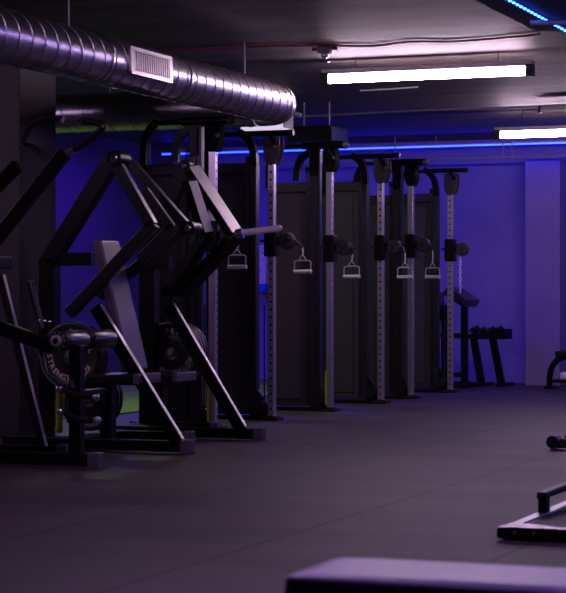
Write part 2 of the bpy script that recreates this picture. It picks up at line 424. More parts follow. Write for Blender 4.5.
# ---------------------------------------------------------------- cable towers
X0 = -6.085
def tower(px, facing, label, hx=.22, hz=1.22, handle=True, discz=1.49, first=False, lime=False, hlabel=''):
    # ground position of the column from its measured line
    tanv = math.atan((px-283)/F)-TH
    b = X0/math.tan(tanv)
    t = thing('cable_tower', label, 'cable machine', (X0, b, 0), 'adjustable cable towers along the left wall')
    def bx(*a): return (a[0]+X0, a[1]+X0, a[2]+b, a[3]+b, a[4], a[5])
    def P(x, y, z): return V(x+X0, y+b, z)
    # column
    col = MB().box(*bx(-.028, .028, -.028, .028, .03, 2.14)).build('column', COLX if facing == 'A' else COLY, t, .005, origin=(X0, b, 0))
    # gusset
    if facing == 'A':
        sh = [(-.055, 2.335), (.085, 2.335), (.09, 2.24), (.07, 2.15), (.045, 2.11), (-.03, 2.11), (-.06, 2.18)]
        for y in (-.052, .04): MB().prism([(x+X0, z) for x, z in sh], b+y, b+y+.012).build('gusset_plate', DISC, t, .003)
        for x, z in ((.0, 2.16), (.02, 2.28), (.08, 2.28)): MB().cyl(P(x, -.052, z), P(x, -.062, z), .009, n=10).build('bolt', SATIN, t)
    else:
        sh = [(-.05, 2.34), (.07, 2.34), (.07, 2.19), (.045, 2.13), (-.02, 2.13), (-.05, 2.18)]
        MB().prism([(x+X0, z) for x, z in sh], b-.06, b+.07).build('gusset_plate', MATTE, t, .012)
    # top beam with grip end
    r = .024 if facing == 'A' else .034
    MB().cyl(P(-.26, 0, 2.37), P(.14, 0, 2.37), r, n=20).build('top_beam', BLACK, t)
    if facing == 'B': MB().ball(P(.145, 0, 2.37), .038).build('end_cap', PLASTIC, t)
    else: MB().cyl(P(.14, 0, 2.37), P(.19, 0, 2.37), .026, n=16).build('end_cap', RUBBER, t)
    # bent chin-up grip
    MB().tube([P(-.04, -.03, 2.36), P(.02, -.10, 2.35), P(.10, -.16, 2.25)], .017, 12, .05).build('chin_up_grip', BLACK, t)
    MB().cyl(P(.10, -.16, 2.25), P(.108, -.168, 2.238), .0175, n=14).build('grip_cap', STEEL, t)
    # rear post and curved arm
    MB().box(*bx(-.19, -.13, -.03, .05, 0, 2.10)).build('post', SATIN, t, .006)
    if facing == 'A':
        MB().tube([P(-.16, .01, 2.10), P(-.165, .01, 2.22), P(-.20, .01, 2.32), P(-.30, .01, 2.39)], .042, rnd=.09, sq=True).build('curved_arm', BLACK, t)
        MB().cyl(P(-.30, .01, 2.385), P(-.24, .01, 2.37), .022).build('arm_tie', BLACK, t)
    else:
        MB().box(*bx(-.19, -.10, -.03, .05, 2.10, 2.345)).build('post_head', BLACK, t, .006)
        MB().box(*bx(-.125, -.085, -.03, .03, .02, 2.34)).build('guide_post', SATIN, t, .005)
        MB().tube([P(-.32, .01, 2.06), P(-.315, .01, 2.18), P(-.27, .01, 2.28), P(-.16, .01, 2.33)], .04, rnd=.09, sq=True).build('curved_arm', BLACK, t)
    # weight cabinet
    ch = .085 if facing == 'B' else 0
    cab = MB().box(*bx(-.57, -.19, .02, .20, .04, 2.04-ch)).build('weight_cabinet', PANEL, t, .008)
    MB().box(*bx(-.555, -.29, .008, .02, .10, 1.98-ch)).build('front_panel', PANEL, cab, .004)
    MB().box(*bx(-.575, -.185, .0, .20, 2.04-ch, 2.13-ch)).build('cabinet_head', PANEL, cab, .012)
    for z in (.35, 1.15, 1.9): MB().cyl(P(-.235, .02, z), P(-.235, .012, z), .010, n=10).build('bolt', BLACK, cab)
    MB().tube([P(-.59, .01, 2.0), P(-.59, .01, 2.18), P(-.56, .01, 2.30), P(-.48, .01, 2.38)], .036, rnd=.08, sq=True).build('curved_arm', BLACK, t)
    MB().cyl(P(-.59, .06, .03), P(-.59, .06, 2.0), .03, n=12).build('post', SATIN, t)
    MB().tube([P(-.50, .01, 2.365), P(-.25, .01, 2.37)], .02).build('arm_tie', BLACK, t)
    # guide rods and moving cable behind the column
    for x in (-.215, -.20):
        MB().cyl(P(x, -.02, .05), P(x, -.02, 2.15), .006, n=10).build('guide_rod', SATIN, t)
    MB().cyl(P(.0, .07, .10), P(.0, .07, 2.14), .003, n=6).build('cable', RUBBER, t)
    MB().box(*bx(-.225, -.19, -.03, .03, 2.13, 2.18)).build('rod_bracket', BLACK, t, .004)
    # base
    MB().box(*bx(-.60, .05, -.05, .05, 0, .035)).build('base_beam', BLACK, t, .006)
    MB().box(*bx(-.06, .075, -.075, .075, 0, .025)).build('base_plate', RUBBER, t, .005)
    MB().prism([(X0-.13, .035), (X0+.0, .035), (X0-.03, .12), (X0-.13, .26)], b-.012, b+.012).build('base_gusset', BLACK, t, .003)
    if lime:
        MB().box(*bx(-.034, -.012, -.041, -.036, .06, .36)).build('lime_strip', LIMEP, t)['label'] = 'lime green strip low on the column'
        # chain-like ribbed cable cover above it
    MB().cyl(P(-.05, -.045, .10), P(-.05, -.045, .95), .006, n=8).build('cable', SATIN, t)
    MB().lathe(P(-.09, -.055, .11), (0, 1, 0), [(0, .05), (.008, .055), (.012, .045), (.022, .045), (.026, .055), (.034, .05)], 24).build('lower_pulley', RUBBER, t)
    # carriage and pulley
    car = MB().box(*bx(-.055, .055, -.055, .055, discz-.13, discz+.11)).build('carriage', BLACK, t, .012)
    MB().cyl(P(-.055, -.02, discz), P(-.095, -.02, discz), .012).build('pop_pin', RUBBER, car)
    MB().box(*bx(.05, .13, -.02, .02, discz-.035, discz+.03)).build('pulley_arm', BLACK, car, .006)
    if facing == 'E':
        pass
    pc = P(.13, 0, discz)
    pul = MB().lathe(pc-V(0, .03, 0), (0, 1, 0), [(0, .060), (.006, .072), (.022, .072), (.024, .058), (.036, .058), (.038, .072), (.054, .072), (.060, .060)], 32).build('pulley', DISC, t)
    for a in (.6, 2.6, 4.4): MB().cyl(pc+V(.04*math.cos(a), -.03, .04*math.sin(a)), pc+V(.04*math.cos(a), -.038, .04*math.sin(a)), .010, n=10).build('bolt', CHROME if a < 1 else RUBBER, pul)
    MB().cyl(pc-V(0, .03, 0), pc-V(0, .036, 0), .016, n=16).build('axle', SATIN, pul)
    if handle:
        h = thing('pulley_handle', hlabel, 'cable handle', P(hx, -.0, hz-.012), 'D handles hanging from the cable towers')
        hk = max(hx, .215)
        MB().tube([P(.209, 0, discz-.0), P(hk, 0, discz-.06)], .012, 10).build('cable_stop', RUBBER, h)
        MB().tube([P(hk, 0, discz-.06), P(hx+.004, 0, discz-.10), P(hx, 0, hz+.135)], .0075, 8, .02).build('snap_hook', NICKEL, h)
        MB().tube([P(hx, 0, hz+.14), P(hx-.035, 0, hz+.095), P(hx+.035, 0, hz+.095), P(hx, 0, hz+.14)], .006, 8).build('triangle_ring', NICKEL, h)
        MB().tube([P(hx-.072, 0, hz), P(hx-.072, 0, hz+.09), P(hx+.072, 0, hz+.09), P(hx+.072, 0, hz)], .0045, 8, .02).build('strap', NICKEL, h)
        MB().cyl(P(hx-.078, 0, hz), P(hx+.078, 0, hz), .0165, n=16).build('grip', GRIP, h)
    return t, b
NAMES = [(213, 'B', 'nearest cable tower, standing just behind the bright angled lever arms', .20, 1.245, 1.49, 'handle hanging under the tip of the pale lever bar'),
         (272, 'A', 'cable tower with a perforated steel column, second nearest, right of the pale lever bar', .27, 1.225, 1.48, 'second handle from the left, hanging before the wide dark cabinet'),
         (330, 'B', 'cable tower under the black boxy trunking, third nearest', .205, 1.20, 1.46, 'middle handle of the five, with a lime strip low on its column'),
         (381, 'A', 'cable tower with a perforated column in the middle of the row, fourth nearest', .24, 1.21, 1.50, 'left handle of the close pair towards the far end'),
         (411, 'B', 'cable tower with narrow dark column, second from the far end', .225, 1.22, 1.54, 'right handle of the close pair, nearest the preacher bench'),
         (450.5, 'A', 'farthest cable tower, perforated column in front of the preacher bench', .0, 1.2, 1.53, '')]
TB = []
for px, f, lab, hx, hz, dz, hl in NAMES:
    tt, b = tower(px, f, lab, hx, hz, px != 450.5, dz, lime=(px in (330, 213)), hlabel=hl)
    TB.append(b)
# chain on the farthest tower
b = TB[-1]
h = thing('hanging_chain', 'short chrome chain hanging from the farthest cable tower', 'chain', (X0+.10, b-.07, 1.1))
for k in range(9):
    z = 1.42-k*.042
    m = MB(); pts = []
    for j in range(13):
        an = 2*PI*j/12; r1, r2 = .012, .026
        pts.append((X0+.12+(math.cos(an)*r1 if k % 2 else 0), b-.04+(0 if k % 2 else math.cos(an)*r1), z+math.sin(an)*r2))
    m.tube(pts, .005, 6).build('chain_link', NICKEL, h)
# wall posters seen between the towers
for (px0, px1, y0_, lab) in ((126, 136, 22.79, 'white notice board with blue foot, seen between the lever arms'), (255, 265, 22.79, 'white notice board with blue foot, seen between the first two cable towers')):
    u0 = at_y(px0, 245, y0_); u1 = at_y(px1, 292, y0_)
    t = thing('notice_board', lab, 'notice board', ((u0.x+u1.x)/2, 22.9, u1.z))
    MB().box(u0.x, u1.x, 22.79, 23.1, at_y(px0, 284, y0_).z, u0.z).build('board', WHITE, t, .006)
    MB().prism([(u0.x, at_y(px0, 284, y0_).z), (u0.x, at_y(px0, 293, y0_).z), (u0.x+(u1.x-u0.x)*.7, at_y(px0, 293, y0_).z), (u1.x, at_y(px0, 289, y0_).z), (u1.x, at_y(px0, 284, y0_).z)], 22.79, 23.14).build('foot_panel', BLUEP, t, .006)
    for k, (za, zb) in enumerate(((247, 255), (257, 263), (265, 273), (275, 282))):
        za, zb = at_y(px0, za, y0_).z, at_y(px0, zb, y0_).z
        MB().box(u0.x+.012, u1.x-.012, 22.784, 22.79, zb, za).build('printed_sheet', mat('notice print', (.45, .42, .46), .6, 0, (45, .08, (.75, .73, .76))), t)

# ---------------------------------------------------------------- weight plates with lettering
def text_mesh(ch, size):
    cu = bpy.data.curves.new('letters', 'FONT'); cu.body = ch; cu.size = size; cu.extrude = .0012; cu.align_x = 'CENTER'; cu.resolution_u = 3
    o = bpy.data.objects.new('letters', cu); C.objects.link(o)
    dg = bpy.context.evaluated_depsgraph_get(); dg.update()
    me = bpy.data.meshes.new_from_object(o.evaluated_get(dg)); bpy.data.objects.remove(o)
    vs = [v.co.copy() for v in me.vertices]; fs = [tuple(p.vertices) for p in me.polygons]
    bpy.data.meshes.remove(me); return vs, fs
GL = {}
def glyph(ch, size):
    if (ch, size) not in GL: GL[(ch, size)] = text_mesh(ch, size)
    return GL[(ch, size)]
def plate(cx, y0, cz, r, th, label, group, letters, rot=0):
    # plate face points to -y at y0
    t = thing('weight_plate', label, 'weight plate', (cx, y0+th/2, cz-r), group)
    ring = MB().lathe((cx, y0, cz), (0, 1, 0), [(0.004, .028), (.004, .05), (0, .055), (0, .07), (.009, .075), (.009, r*.80), (0, r*.86), (0, r-.008), (.006, r), (th-.006, r), (th, r-.008), (th, .028), (.004, .028)], 64, False).build('disc', PLATEM, t)
    MB().lathe((cx, y0+th*.3, cz), (0, 1, 0), [(0, r-.001), (.001, r+.0012), (th*.4, r+.0012), (th*.4+.001, r-.001)], 64, False).build('edge_band', RIM, t)
    MB().lathe((cx, y0-.001, cz), (0, 1, 0), [(0, .027), (0, .034), (.004, .034)], 24, False).build('hub', STEEL, t)
    if letters:
        def arc(txt, a_mid, top, size, rad, nm, step):
            m = MB(); n = len(txt)
            for i, ch in enumerate(txt):
                k = i-(n-1)/2
                ang = a_mid-k*step if top else a_mid+k*step
                vs, fs = glyph(ch, size)
                rt = ang-PI/2 if top else ang+PI/2
                c_, s_ = math.cos(rt), math.sin(rt)
                px_, pz_ = cx+rad*math.cos(ang), cz+rad*math.sin(ang)
                m.add([(px_+v.x*c_-(v.y-size*.35)*s_, y0+.0075-v.z, pz_+v.x*s_+(v.y-size*.35)*c_) for v in vs], fs)
            m.build(nm, letters, t)
        arc('PRIMAL', PI/2+rot, True, .055, r*.70, 'upper_lettering', .27)
        arc('STRENGTH', -PI/2+rot, False, .055, r*.70, 'lower_lettering', .235)
        arc('20', PI+rot, True, .055, r*.70, 'weight_number', .17)
        arc('KG', 0+rot, True, .055, r*.70, 'weight_unit', .2)
    return t

# ---------------------------------------------------------------- lever machines (two alike)
def pb(m, b, pts, w, t, y=None):
    """bars through measured points on plane y=b; near face on the plane, depth t"""
    P = [at_y(px, py, b)+V(0, t/2, 0) for px, py in pts]
    for i in range(len(P)-1): m.bar(P[i], P[i+1], w, t)
    return m
def lever_machine(b, K, label):
    foot = at_y(*K['foot'], b)
    L = at_y(K['back'], 300, b).x
    t = thing('lever_machine', label, 'exercise machine', ((foot.x+L)/2, b+.3, 0), 'plate loaded lever machines')
    # base frame
    for i, (yy, xr) in enumerate(((b, foot.x), (b+K['dep'], foot.x-K.get('short', .35)))):
        MB().box(L-.1, xr-.07, yy, yy+.08, .012, .085).build('base_beam', BLACK, t, .006)
        MB().box(xr-.07, xr, yy-.006, yy+.086, 0, .092).build('end_cap', PLASTIC, t, .008)
    MB().box(L, L+.08, b+.08, b+K['dep'], .012, .085).build('cross_beam', BLACK, t, .006)
    # sloping leg
    l0, l1 = K['leg']
    p = at_y(*l0, b); q = at_y(*l1, b); p.z = .085; d = (q-p).normalized()
    off = V(-d.z, 0, d.x)*.0425
    if off.x > 0: off = -off
    p2, q2 = p+off+V(0, .02, 0), q+off+V(0, .02, 0)
    MB().bar(p2, q2, .085, .04).build('sloping_leg', K['legmat'], t, .004)
    edge = MB().bar(p+V(.0015, .02, 0)+d*.02, q+V(.0015, .02, 0)-d*.01, .004, .038).build('leg_lit_face', LITFACE, t, .001)  # lit side of the leg, its brightness laid on as pale colour
    edge['label'] = 'bright lit face of the leg, laid on in pale colour'
    # main rear mast and back beam
    by = b+K['by']
    m = MB(); pb(m, by, [K['beam'][0], K['beam'][1]], .115, .10); m.build('back_beam', BLACK, t, .006)
    hb = at_y(*K['beam'][1], by)
    mx = hb.x
    MB().box(mx-.06, mx+.06, by, by+.11, .085, hb.z+.03).build('mast', BLACK, t, .006)
    MB().box(mx-.06, mx+.06, b+.07, by+.02, .012, .085).build('mast_foot', BLACK, t, .006)
    e = at_y(*K['hbar'], by)
    MB().box(mx, e.x, by+.01, by+.09, e.z-.045, e.z+.045).build('cross_arm', BLACK, t, .006)
    # arms
    for arm in K['arms']:
        g = MB(); y = b+arm['y']
        side = Vector(arm.get('side', (0, 1, 0))).normalized()
        P = [at_y(px, py, y) for px, py in arm['pts']]
        o = side*(arm['t']/2)
        P = [p_+o for p_ in P]
        up_ = MB().bar(P[0], P[1], arm['w'], arm['t'], side).build('upper_lever', arm['m'], t, .005)
        MB().bar(P[1]-(P[2]-P[1]).normalized()*arm['w']*.35, P[2], arm['w'], arm['t'], side).build('lower_lever', SATIN if arm['m'] is not BLACK else BLACK, t, .005)
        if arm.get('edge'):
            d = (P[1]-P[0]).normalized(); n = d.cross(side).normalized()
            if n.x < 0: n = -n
            MB().bar(P[0]+n*(arm['w']/2+.002)+d*.02, P[1]+n*(arm['w']/2+.002)-d*.02, .004, arm['t']*.94, side).build('lever_lit_face', LITFACE, t, .001)  # lit side of the lever, laid on in pale colour
    for (px, py, dy, r, ln) in K['pivots']:
        c = at_y(px, py, b+dy)
        pv = MB().cyl(c, c+V(0, ln, 0), r, n=24).build('pivot', BLACK, t, .003)
        MB().lathe(c-V(0, .012, 0), (0, 1, 0), [(0, r*.35), (.004, r*.55), (.012, r*.6)], 20).build('pivot_cap', CHROME, pv)
    # backrest
    if 'backrest' in K:
        (x0, y0_), (x1, y1_) = K['backrest']; yb = b+.05
        p, q = at_y(x0, y0_, yb), at_y(x1, y1_, yb)
        bb = MB().bar(p+V(-.035, .15, 0), q+V(-.035, .15, 0), .07, .29).build('backrest', SEATPAD, t, .018, seg=4)
        MB().bar(p+V(-.085, .15, -.05), q+V(-.085, .15, .05), .03, .10).build('backrest_bracket', BLACK, bb)
    # seat
    s0, s1 = K['seat']; ysx = b-.05+K.get('seaty', 0)
    p, q = at_y(*s0, ysx), at_y(*s1, ysx)
    st = MB().box(p.x, q.x, ysx, ysx+.34, q.z-.035, q.z+.035).build('seat', PADV, t, .02, seg=4)
    MB().box(q.x-.03, q.x+.012, ysx-.004, ysx+.344, q.z-.03, q.z+.038).build('seat_end', PLASTIC, st, .008)
    MB().box(p.x+.05, p.x+.13, ysx+.12, ysx+.20, .085, q.z-.03).build('seat_post', BLACK, t, .005)
    MB().box(mx, p.x+.13, ysx+.13, ysx+.19, .012, .085).build('seat_base', BLACK, t, .004)
    return t
B1, B2 = 11.75, 13.05
KB = dict(foot=(190, 450), back=58, dep=.80, by=.58, leg=((183, 440), (99, 303)), legmat=BLACK, beam=((112, 156), (46, 262)), hbar=(90, 259),
          arms=[dict(y=-.02, pts=[(116, 166), (150, 226), (67, 314)], w=.075, t=.06, m=SATIN),
                dict(y=.34, pts=[(122, 155), (186, 228), (98, 296)], w=.065, t=.06, m=SATIN),
                dict(y=.22, pts=[(142, 190), (170, 229), (139, 260)], w=.075, t=.04, m=SATIN)],
          pivots=[(114, 158, -.04, .05, .16), (188, 228, .30, .045, .14), (100, 293, .28, .03, .12)],
          backrest=((100, 240), (130, 372)), seat=((85, 383), (137, 380)))
KC = dict(foot=(262, 437), back=112, dep=.50, by=.30, leg=((246, 430), (172, 302)), legmat=BLACK, short=.55, beam=((184, 170), (146, 240)), hbar=(168, 262),
          arms=[dict(y=-.02, pts=[(184, 166), (230, 236), (170, 300)], w=.06, t=.13, m=BLACK, side=(.35, 1, 0), edge=True),
                dict(y=-.16, pts=[(184, 180), (202, 236), (162, 296)], w=.07, t=.09, m=BLACK, side=(.42, 1, 0), edge=True)],
          pivots=[(184, 166, -.03, .045, .12), (168, 298, -.16, .03, .24)],
          seat=((140, 380), (176, 378)), seaty=.12)
lever_machine(B1, KB, 'black lever machine with a pale backrest pad and dark folded lever arms')
MC = lever_machine(B2, KC, 'black lever machine with bright angled lever arms and a pale bar pointing right')
# pale bar and collar at the elbow
hp = at_y(236, 233, B2-.06); hq = at_y(276, 228, B2-.06)
hd = MB().cyl(hp+V(0, .06, 0), V(hq.x, hp.y+.06, hq.z), .024, n=20).build('lever_handle', GRIP, MC, origin=None)
MB().cyl(hp+V(-.02, .06, -.004), hp+V(.03, .06, .003), .034, n=20).build('handle_collar', CHROME, MC)
MB().ball(V(hq.x, hp.y+.06, hq.z), .024).build('handle_cap', GRIP, MC)
p = at_y(104, 295, B1+.26); q = at_y(120, 298, B1+.26)

# plates
pc = at_y(70, 355, B1+.32)
for k in range(4):
    plate(pc.x, B1+.32+k*.036, pc.z, .225, .034, 'front weight plate of the left stack, with cream lettering' if k == 0 else 'weight plate within the left upper stack, only its edge showing',
          None if k == 0 else 'plates behind the front one of the left stack', LETTER if k == 0 else None, rot=-.7)
pc1 = pc
pc = at_y(88, 398, B1+.47)
for k in range(2):
    plate(pc.x, B1+.47+k*.046, pc.z, .225, .045, 'plain black weight plate low behind the chrome-ended handles', 'plates on the lower left storage peg', None)
pegs = thing('plate_peg', 'steel peg holding the left lettered weight plates', 'plate peg', (pc1.x, B1+.4, pc1.z-.03))
MB().cyl(pc1+V(0, -.03, 0), pc1+V(0, .26, 0), .024, n=18).build('peg', STEEL, pegs)
MB().cyl(pc1+V(0, .155, 0), pc1+V(0, .17, 0), .05, n=18).build('flange', BLACK, pegs)
pc = at_y(171, 352, B2+.42)
for k in range(4):
    plate(pc.x, B2+.42+k*.046, pc.z, .225, .042, 'front weight plate of the right stack, with grey lettering' if k == 0 else 'weight plate in the right stack, only its pale rim showing beside the leg',
          None if k == 0 else 'plates behind the front one of the right stack', SILVERL if k == 0 else None, rot=-.45)
pegs = thing('plate_peg', 'steel peg holding the right lettered weight plates', 'plate peg', (pc.x, B2+.5, pc.z-.03))
MB().cyl(pc+V(0, -.02, 0), pc+V(0, .20, 0), .024, n=18).build('peg', STEEL, pegs)

# ---------------------------------------------------------------- leftmost machine (roller pads, pulldown grips)
BA = 10.56
fx = at_y(98, 462, BA).x
t = thing('roller_pad_machine', 'leftmost black machine with round roller pads and curved overhead grips', 'exercise machine', (fx-.5, BA+.3, 0))
TA = t
XB = fx-1.15
for yy, xr in ((BA, fx), (BA+.52, at_y(66, 455, BA+.52).x)):
    MB().box(XB, xr-.07, yy, yy+.08, .012, .085).build('base_beam', BLACK, t, .006)
    MB().box(xr-.07, xr, yy-.006, yy+.086, 0, .095).build('end_cap', PLASTIC, t, .008)
MB().box(XB, XB+.08, BA+.08, BA+.52, .012, .085).build('cross_beam', BLACK, t, .006)
# rear mast out to the left, holding the lever
p = at_y(-32, 300, BA+.2)
MB().box(p.x-.05, p.x+.05, BA+.18, BA+.28, .085, 2.35).build('mast', BLACK, t, .006)
MB().box(p.x-.05, p.x+.05, BA+.06, BA+.54, .012, .085).build('mast_foot', BLACK, t, .006)
# front post
p = at_y(74, 345, BA+.01)
MB().box(p.x-.035, p.x+.04, BA+.005, BA+.075, .085, p.z).build('front_post', BLACK, t, .006)
PX = p.x
# sloping strut, its lit edge laid on as a pale strip
p = at_y(42.5, 438, BA+.50); q = at_y(0, 275, BA+.50); p.z = .085
MB().bar(p, q, .05, .03).build('sloping_strut', SATIN, t, .004)
MB().bar(p+V(.028, 0, 0), q+V(.028, 0, 0), .004, .03).build('strut_lit_edge', CONDUIT, t)
# lever from the left up to the roller
p = at_y(-30, 318, BA+.04); q = at_y(56, 347, BA+.04)
MB().bar(p, q, .085, .07).build('roller_lever', BLACK, t, .008)
# rollers
ra = at_y(57, 341, BA-.12)
rl = MB()
for k, (s0, s1) in enumerate(((0, .33), (.37, .70))):
    prof = [(s0, .045), (s0+.008, .056), (s0+.02, .060), (s1-.02, .060), (s1-.008, .056), (s1, .045)]
    MB().lathe(ra, (0, 1, 0), prof, 36).build('roller_pad', PADV, t)
MB().cyl(ra-V(0, .02, 0), ra+V(0, .73, 0), .018, n=16).build('roller_axle', STEEL, t)
MB().lathe(ra-V(0, .02, 0), (0, 1, 0), [(0, .018), (0, .032), (.006, .036), (.02, .036)], 24).build('roller_cap', CONDUIT, t)
for k in range(10):
    an = 2*PI*k/10
    c = ra+V(.048*math.cos(an), -.004, .048*math.sin(an))
    MB().cyl(c, c+V(0, .01, 0), .007, n=8).build('cap_knurl', PLASTIC, t)
# upright hand grip
p = at_y(39, 319, BA+.04); q = at_y(30, 283, BA+.04)
MB().cyl(p, q, .021, n=20).build('hand_grip', RUBBER, t)
d = (q-p).normalized()
MB().cyl(q, q+d*.014, .023, n=20).build('grip_cap', CHROME, t)
MB().cyl(p-d*.014, p, .025, n=20).build('grip_cap', CHROME, t)
MB().cyl(p-d*.06, p-d*.012, .014, n=12).build('grip_stem', SATIN, t)
for px, py in ((45, 321), (50, 322)):
    c = at_y(px, py, BA+.0); MB().ball(c, .012).build('bolt', CHROME, t)
# curved bars with chrome ball ends
for (c0, c1, c2, extra) in (((62, 389), (78, 396), (96, 397), True), ((63, 412), (78, 420), (97, 420), False)):
    P = [at_y(c0[0], c0[1], BA-.05), at_y(c1[0], c1[1], BA-.05), at_y(c2[0], c2[1], BA-.05)]
    MB().tube(P, .019, 14, .08).build('curved_grip', RUBBER, t)
    MB().ball(P[0]+V(-.004, -.024, .002), .024).build('ball_end', CHROME, t)
    MB().ball(P[2]+V(.006, -.014, 0), .024).build('ball_end', CHROME, t)
    MB().bar(V(PX, BA-.05, P[1].z), V(PX, BA+.02, P[1].z), .035, .035, (0, 0, 1)).build('grip_bracket', BLACK, t)
P = [at_y(42, 338, BA+.10), at_y(41, 358, BA+.06), at_y(47, 378, BA), at_y(62, 389, BA-.05)]
MB().tube(P, .017, 14, .08).build('curved_arm', RUBBER, t)
# chrome pop pin on the post
p = at_y(72, 380, BA-.01); MB().cyl(p, p+V(.01, -.01, -.05), .014, n=14).build('pop_pin', CHROME, t); MB().cyl(p+V(0, 0, .02), p, .02, n=14).build('pin_collar', SATIN, t)
# overhead lever beams and grips
for k, (a, bq, yy) in enumerate((((66, 152), (-22, 262), BA+.14), ((30, 149), (-60, 245), BA+.42))):
    p = at_y(*a, yy); q = at_y(*bq, yy)
    if k == 1: p = at_y(18, 165, yy)
    MB().bar(p, q, .075, .06).build('overhead_lever', BLACK, t, .006)
yy = BA+.14
P = [at_y(58, 156, yy), at_y(75, 149, yy), at_y(93, 137, yy), at_y(104, 127, yy), at_y(99, 123, yy), at_y(80, 121, yy)]
MB().tube(P, .021, 14, .05).build('overhead_grip', RUBBER, t)
for px, py, px2, py2 in ((59, 156, 63, 154), (63, 154, 74, 149.5), (80, 121, 83, 121.5)):
    p, q = at_y(px, py, yy), at_y(px2, py2, yy); MB().cyl(p, q, .0235 if px != 63 else .0225, n=16).build('grip_collar', CHROME if px != 63 else STEEL, t)
yy = BA+.42
P = [at_y(41, 153.5, yy), at_y(30, 146, yy), at_y(23, 143, yy), at_y(29, 127, yy), at_y(42, 117.5, yy), at_y(63, 119.5, yy)]
MB().tube(P, .019, 14, .05).build('overhead_grip', RUBBER, t)
for px, py, px2, py2 in ((60, 119, 63, 119.5), (31, 146.5, 40, 152.5), (22, 142, 25, 144)):
    p, q = at_y(px, py, yy), at_y(px2, py2, yy); MB().cyl(p, q, .0215, n=16).build('grip_collar', CHROME, t)
# cross link from levers to mast
mxp = at_y(-32, 300, BA+.2).x
p = at_y(-22, 262, BA+.14); MB().box(mxp-.04, p.x+.05, BA+.12, BA+.48, p.z-.04, p.z+.04).build('lever_hub', BLACK, t, .008)

# lime towel draped on a bar behind
yt = BA+.34
p = at_y(55.5, 388, yt); q = at_y(65, 433, yt)
bz = at_y(60, 390, yt).z
MB().cyl((PX-.25, yt+.018, bz), (PX+.04, yt+.018, bz), .011, n=12).build('towel_rail', BLACK, TA)
MB().box(PX-.03, PX+.03, BA+.07, yt+.03, bz-.02, bz+.015).build('rail_bracket', BLACK, TA, .004)
m = MB(); n = 14; rows = []
xc, hw = (p.x+q.x)/2-.004, (q.x-p.x)/2
prof = []
for i in range(n+1):
    f = i/n; z = bz+.014-(bz+.014-q.z)*f
    w = hw*(.80+.12*math.sin(f*5))*(1.0 if f < .88 else 1.25)
    th_ = .012+(.016 if f > .86 else .004*math.sin(f*9))
    if i == n: w *= .7; th_ *= .5
    ring = []
    for k in range(16):
        a = 2*PI*k/16; ring.append(V(xc-.012*f+.012+w*math.cos(a), yt-.012+th_*math.sin(a)*(1+.2*math.sin(3*a)), z))
    rows.append(ring)
vs = [v for r in rows for v in r]
m.add(vs, [(i*16+k, i*16+(k+1) % 16, (i+1)*16+(k+1) % 16, (i+1)*16+k) for i in range(n) for k in range(16)], True)
m.add(vs, [tuple(range(16)), tuple(range(n*16+15, n*16-1, -1))])
tag(m.build('gym_towel', LIME), 'lime green towel hanging behind the chrome-ended handles', 'towel')
# ---------------------------------------------------------------- preacher bench and dumbbell rack by the back wall
bb = 21.5
def PY(px, py, b=bb): return at_y(px, py, b)
p = PY(450, 385)
t = thing('preacher_bench', 'preacher curl bench with tilted pad near the back wall', 'bench', (PY(455, 300).x, bb+.2, 0))
pl, pr_ = PY(444, 290), PY(465, 304)
MB().bar(pl+V(0, .28, 0), pr_+V(0, .28, 0), .10, .55).build('arm_pad', PADV, t, .02, seg=4)
# front face of the pad as seen: tilted slab
MB().bar(PY(429, 292)+V(0, .28, 0), PY(432, 322)+V(0, .28, 0), .06, .40).build('seat_pad', PADV, t, .02, seg=4)
for px in (437, 457):
    c = PY(px, 330); MB().box(c.x-.035, c.x+.035, bb+.26, bb+.34, .05, PY(px, 300 if px == 457 else 305).z).build('post', BLACK, t, .006)
MB().box(PY(430, 0).x, PY(463, 0).x, bb+.24, bb+.36, 0, .07).build('base_beam', BLACK, t, .008)
for x in (PY(434, 0).x, PY(460, 0).x): MB().box(x-.04, x+.04, bb+.02, bb+.60, 0, .055).build('foot', BLACK, t, .008)
c0, c1 = PY(428, 336), PY(460, 336); MB().box(c0.x, c1.x, bb+.27, bb+.33, c0.z-.03, c0.z+.03).build('cross_beam', BLACK, t, .006)
c0, c1 = PY(446, 376), PY(458, 376); MB().box(c0.x, c1.x, bb+.2, bb+.4, c0.z-.02, c0.z+.03).build('foot_rest', BLACK, t, .006)
# rack
rb = 22.2
t = thing('dumbbell_rack', 'low black dumbbell rack with slanted legs against the back wall', 'rack', (at_y(490, 300, rb).x, rb+.2, 0))
x0, x1 = at_y(466, 335, rb).x, at_y(504, 335, rb).x
zt = at_y(490, 335, rb).z
MB().box(x0, x1, rb, rb+.06, zt-.05, zt+.01).build('front_rail', BLACK, t, .006)
MB().box(x0, x1, rb+.30, rb+.36, zt+.0, zt+.05).build('rear_rail', BLACK, t, .006)
MB().box(x1-.03, x1, rb, rb+.36, zt-.05, zt+.07).build('side_plate', BLACK, t, .004)
MB().hexa([(x0, rb+.03, zt-.02), (x1, rb+.03, zt-.02), (x1, rb+.34, zt+.01), (x0, rb+.34, zt+.01), (x0, rb+.03, zt-.01), (x1, rb+.03, zt-.01), (x1, rb+.34, zt+.02), (x0, rb+.34, zt+.02)]).build('tray', BLACK, t)
for a_, b_ in (((472, 337), (480, 383)), ((491, 337), (500, 383))):
    p, q = at_y(*a_, rb), at_y(*b_, rb); q.z = .03
    MB().bar(p+V(0, .06, 0), q+V(0, .06, 0), .08, .07).build('leg', BLACK, t, .006)
for x in (at_y(480, 0, rb).x, at_y(500, 0, rb).x): MB().box(x-.05, x+.05, rb-.02, rb+.45, 0, .035).build('foot', BLACK, t, .006)
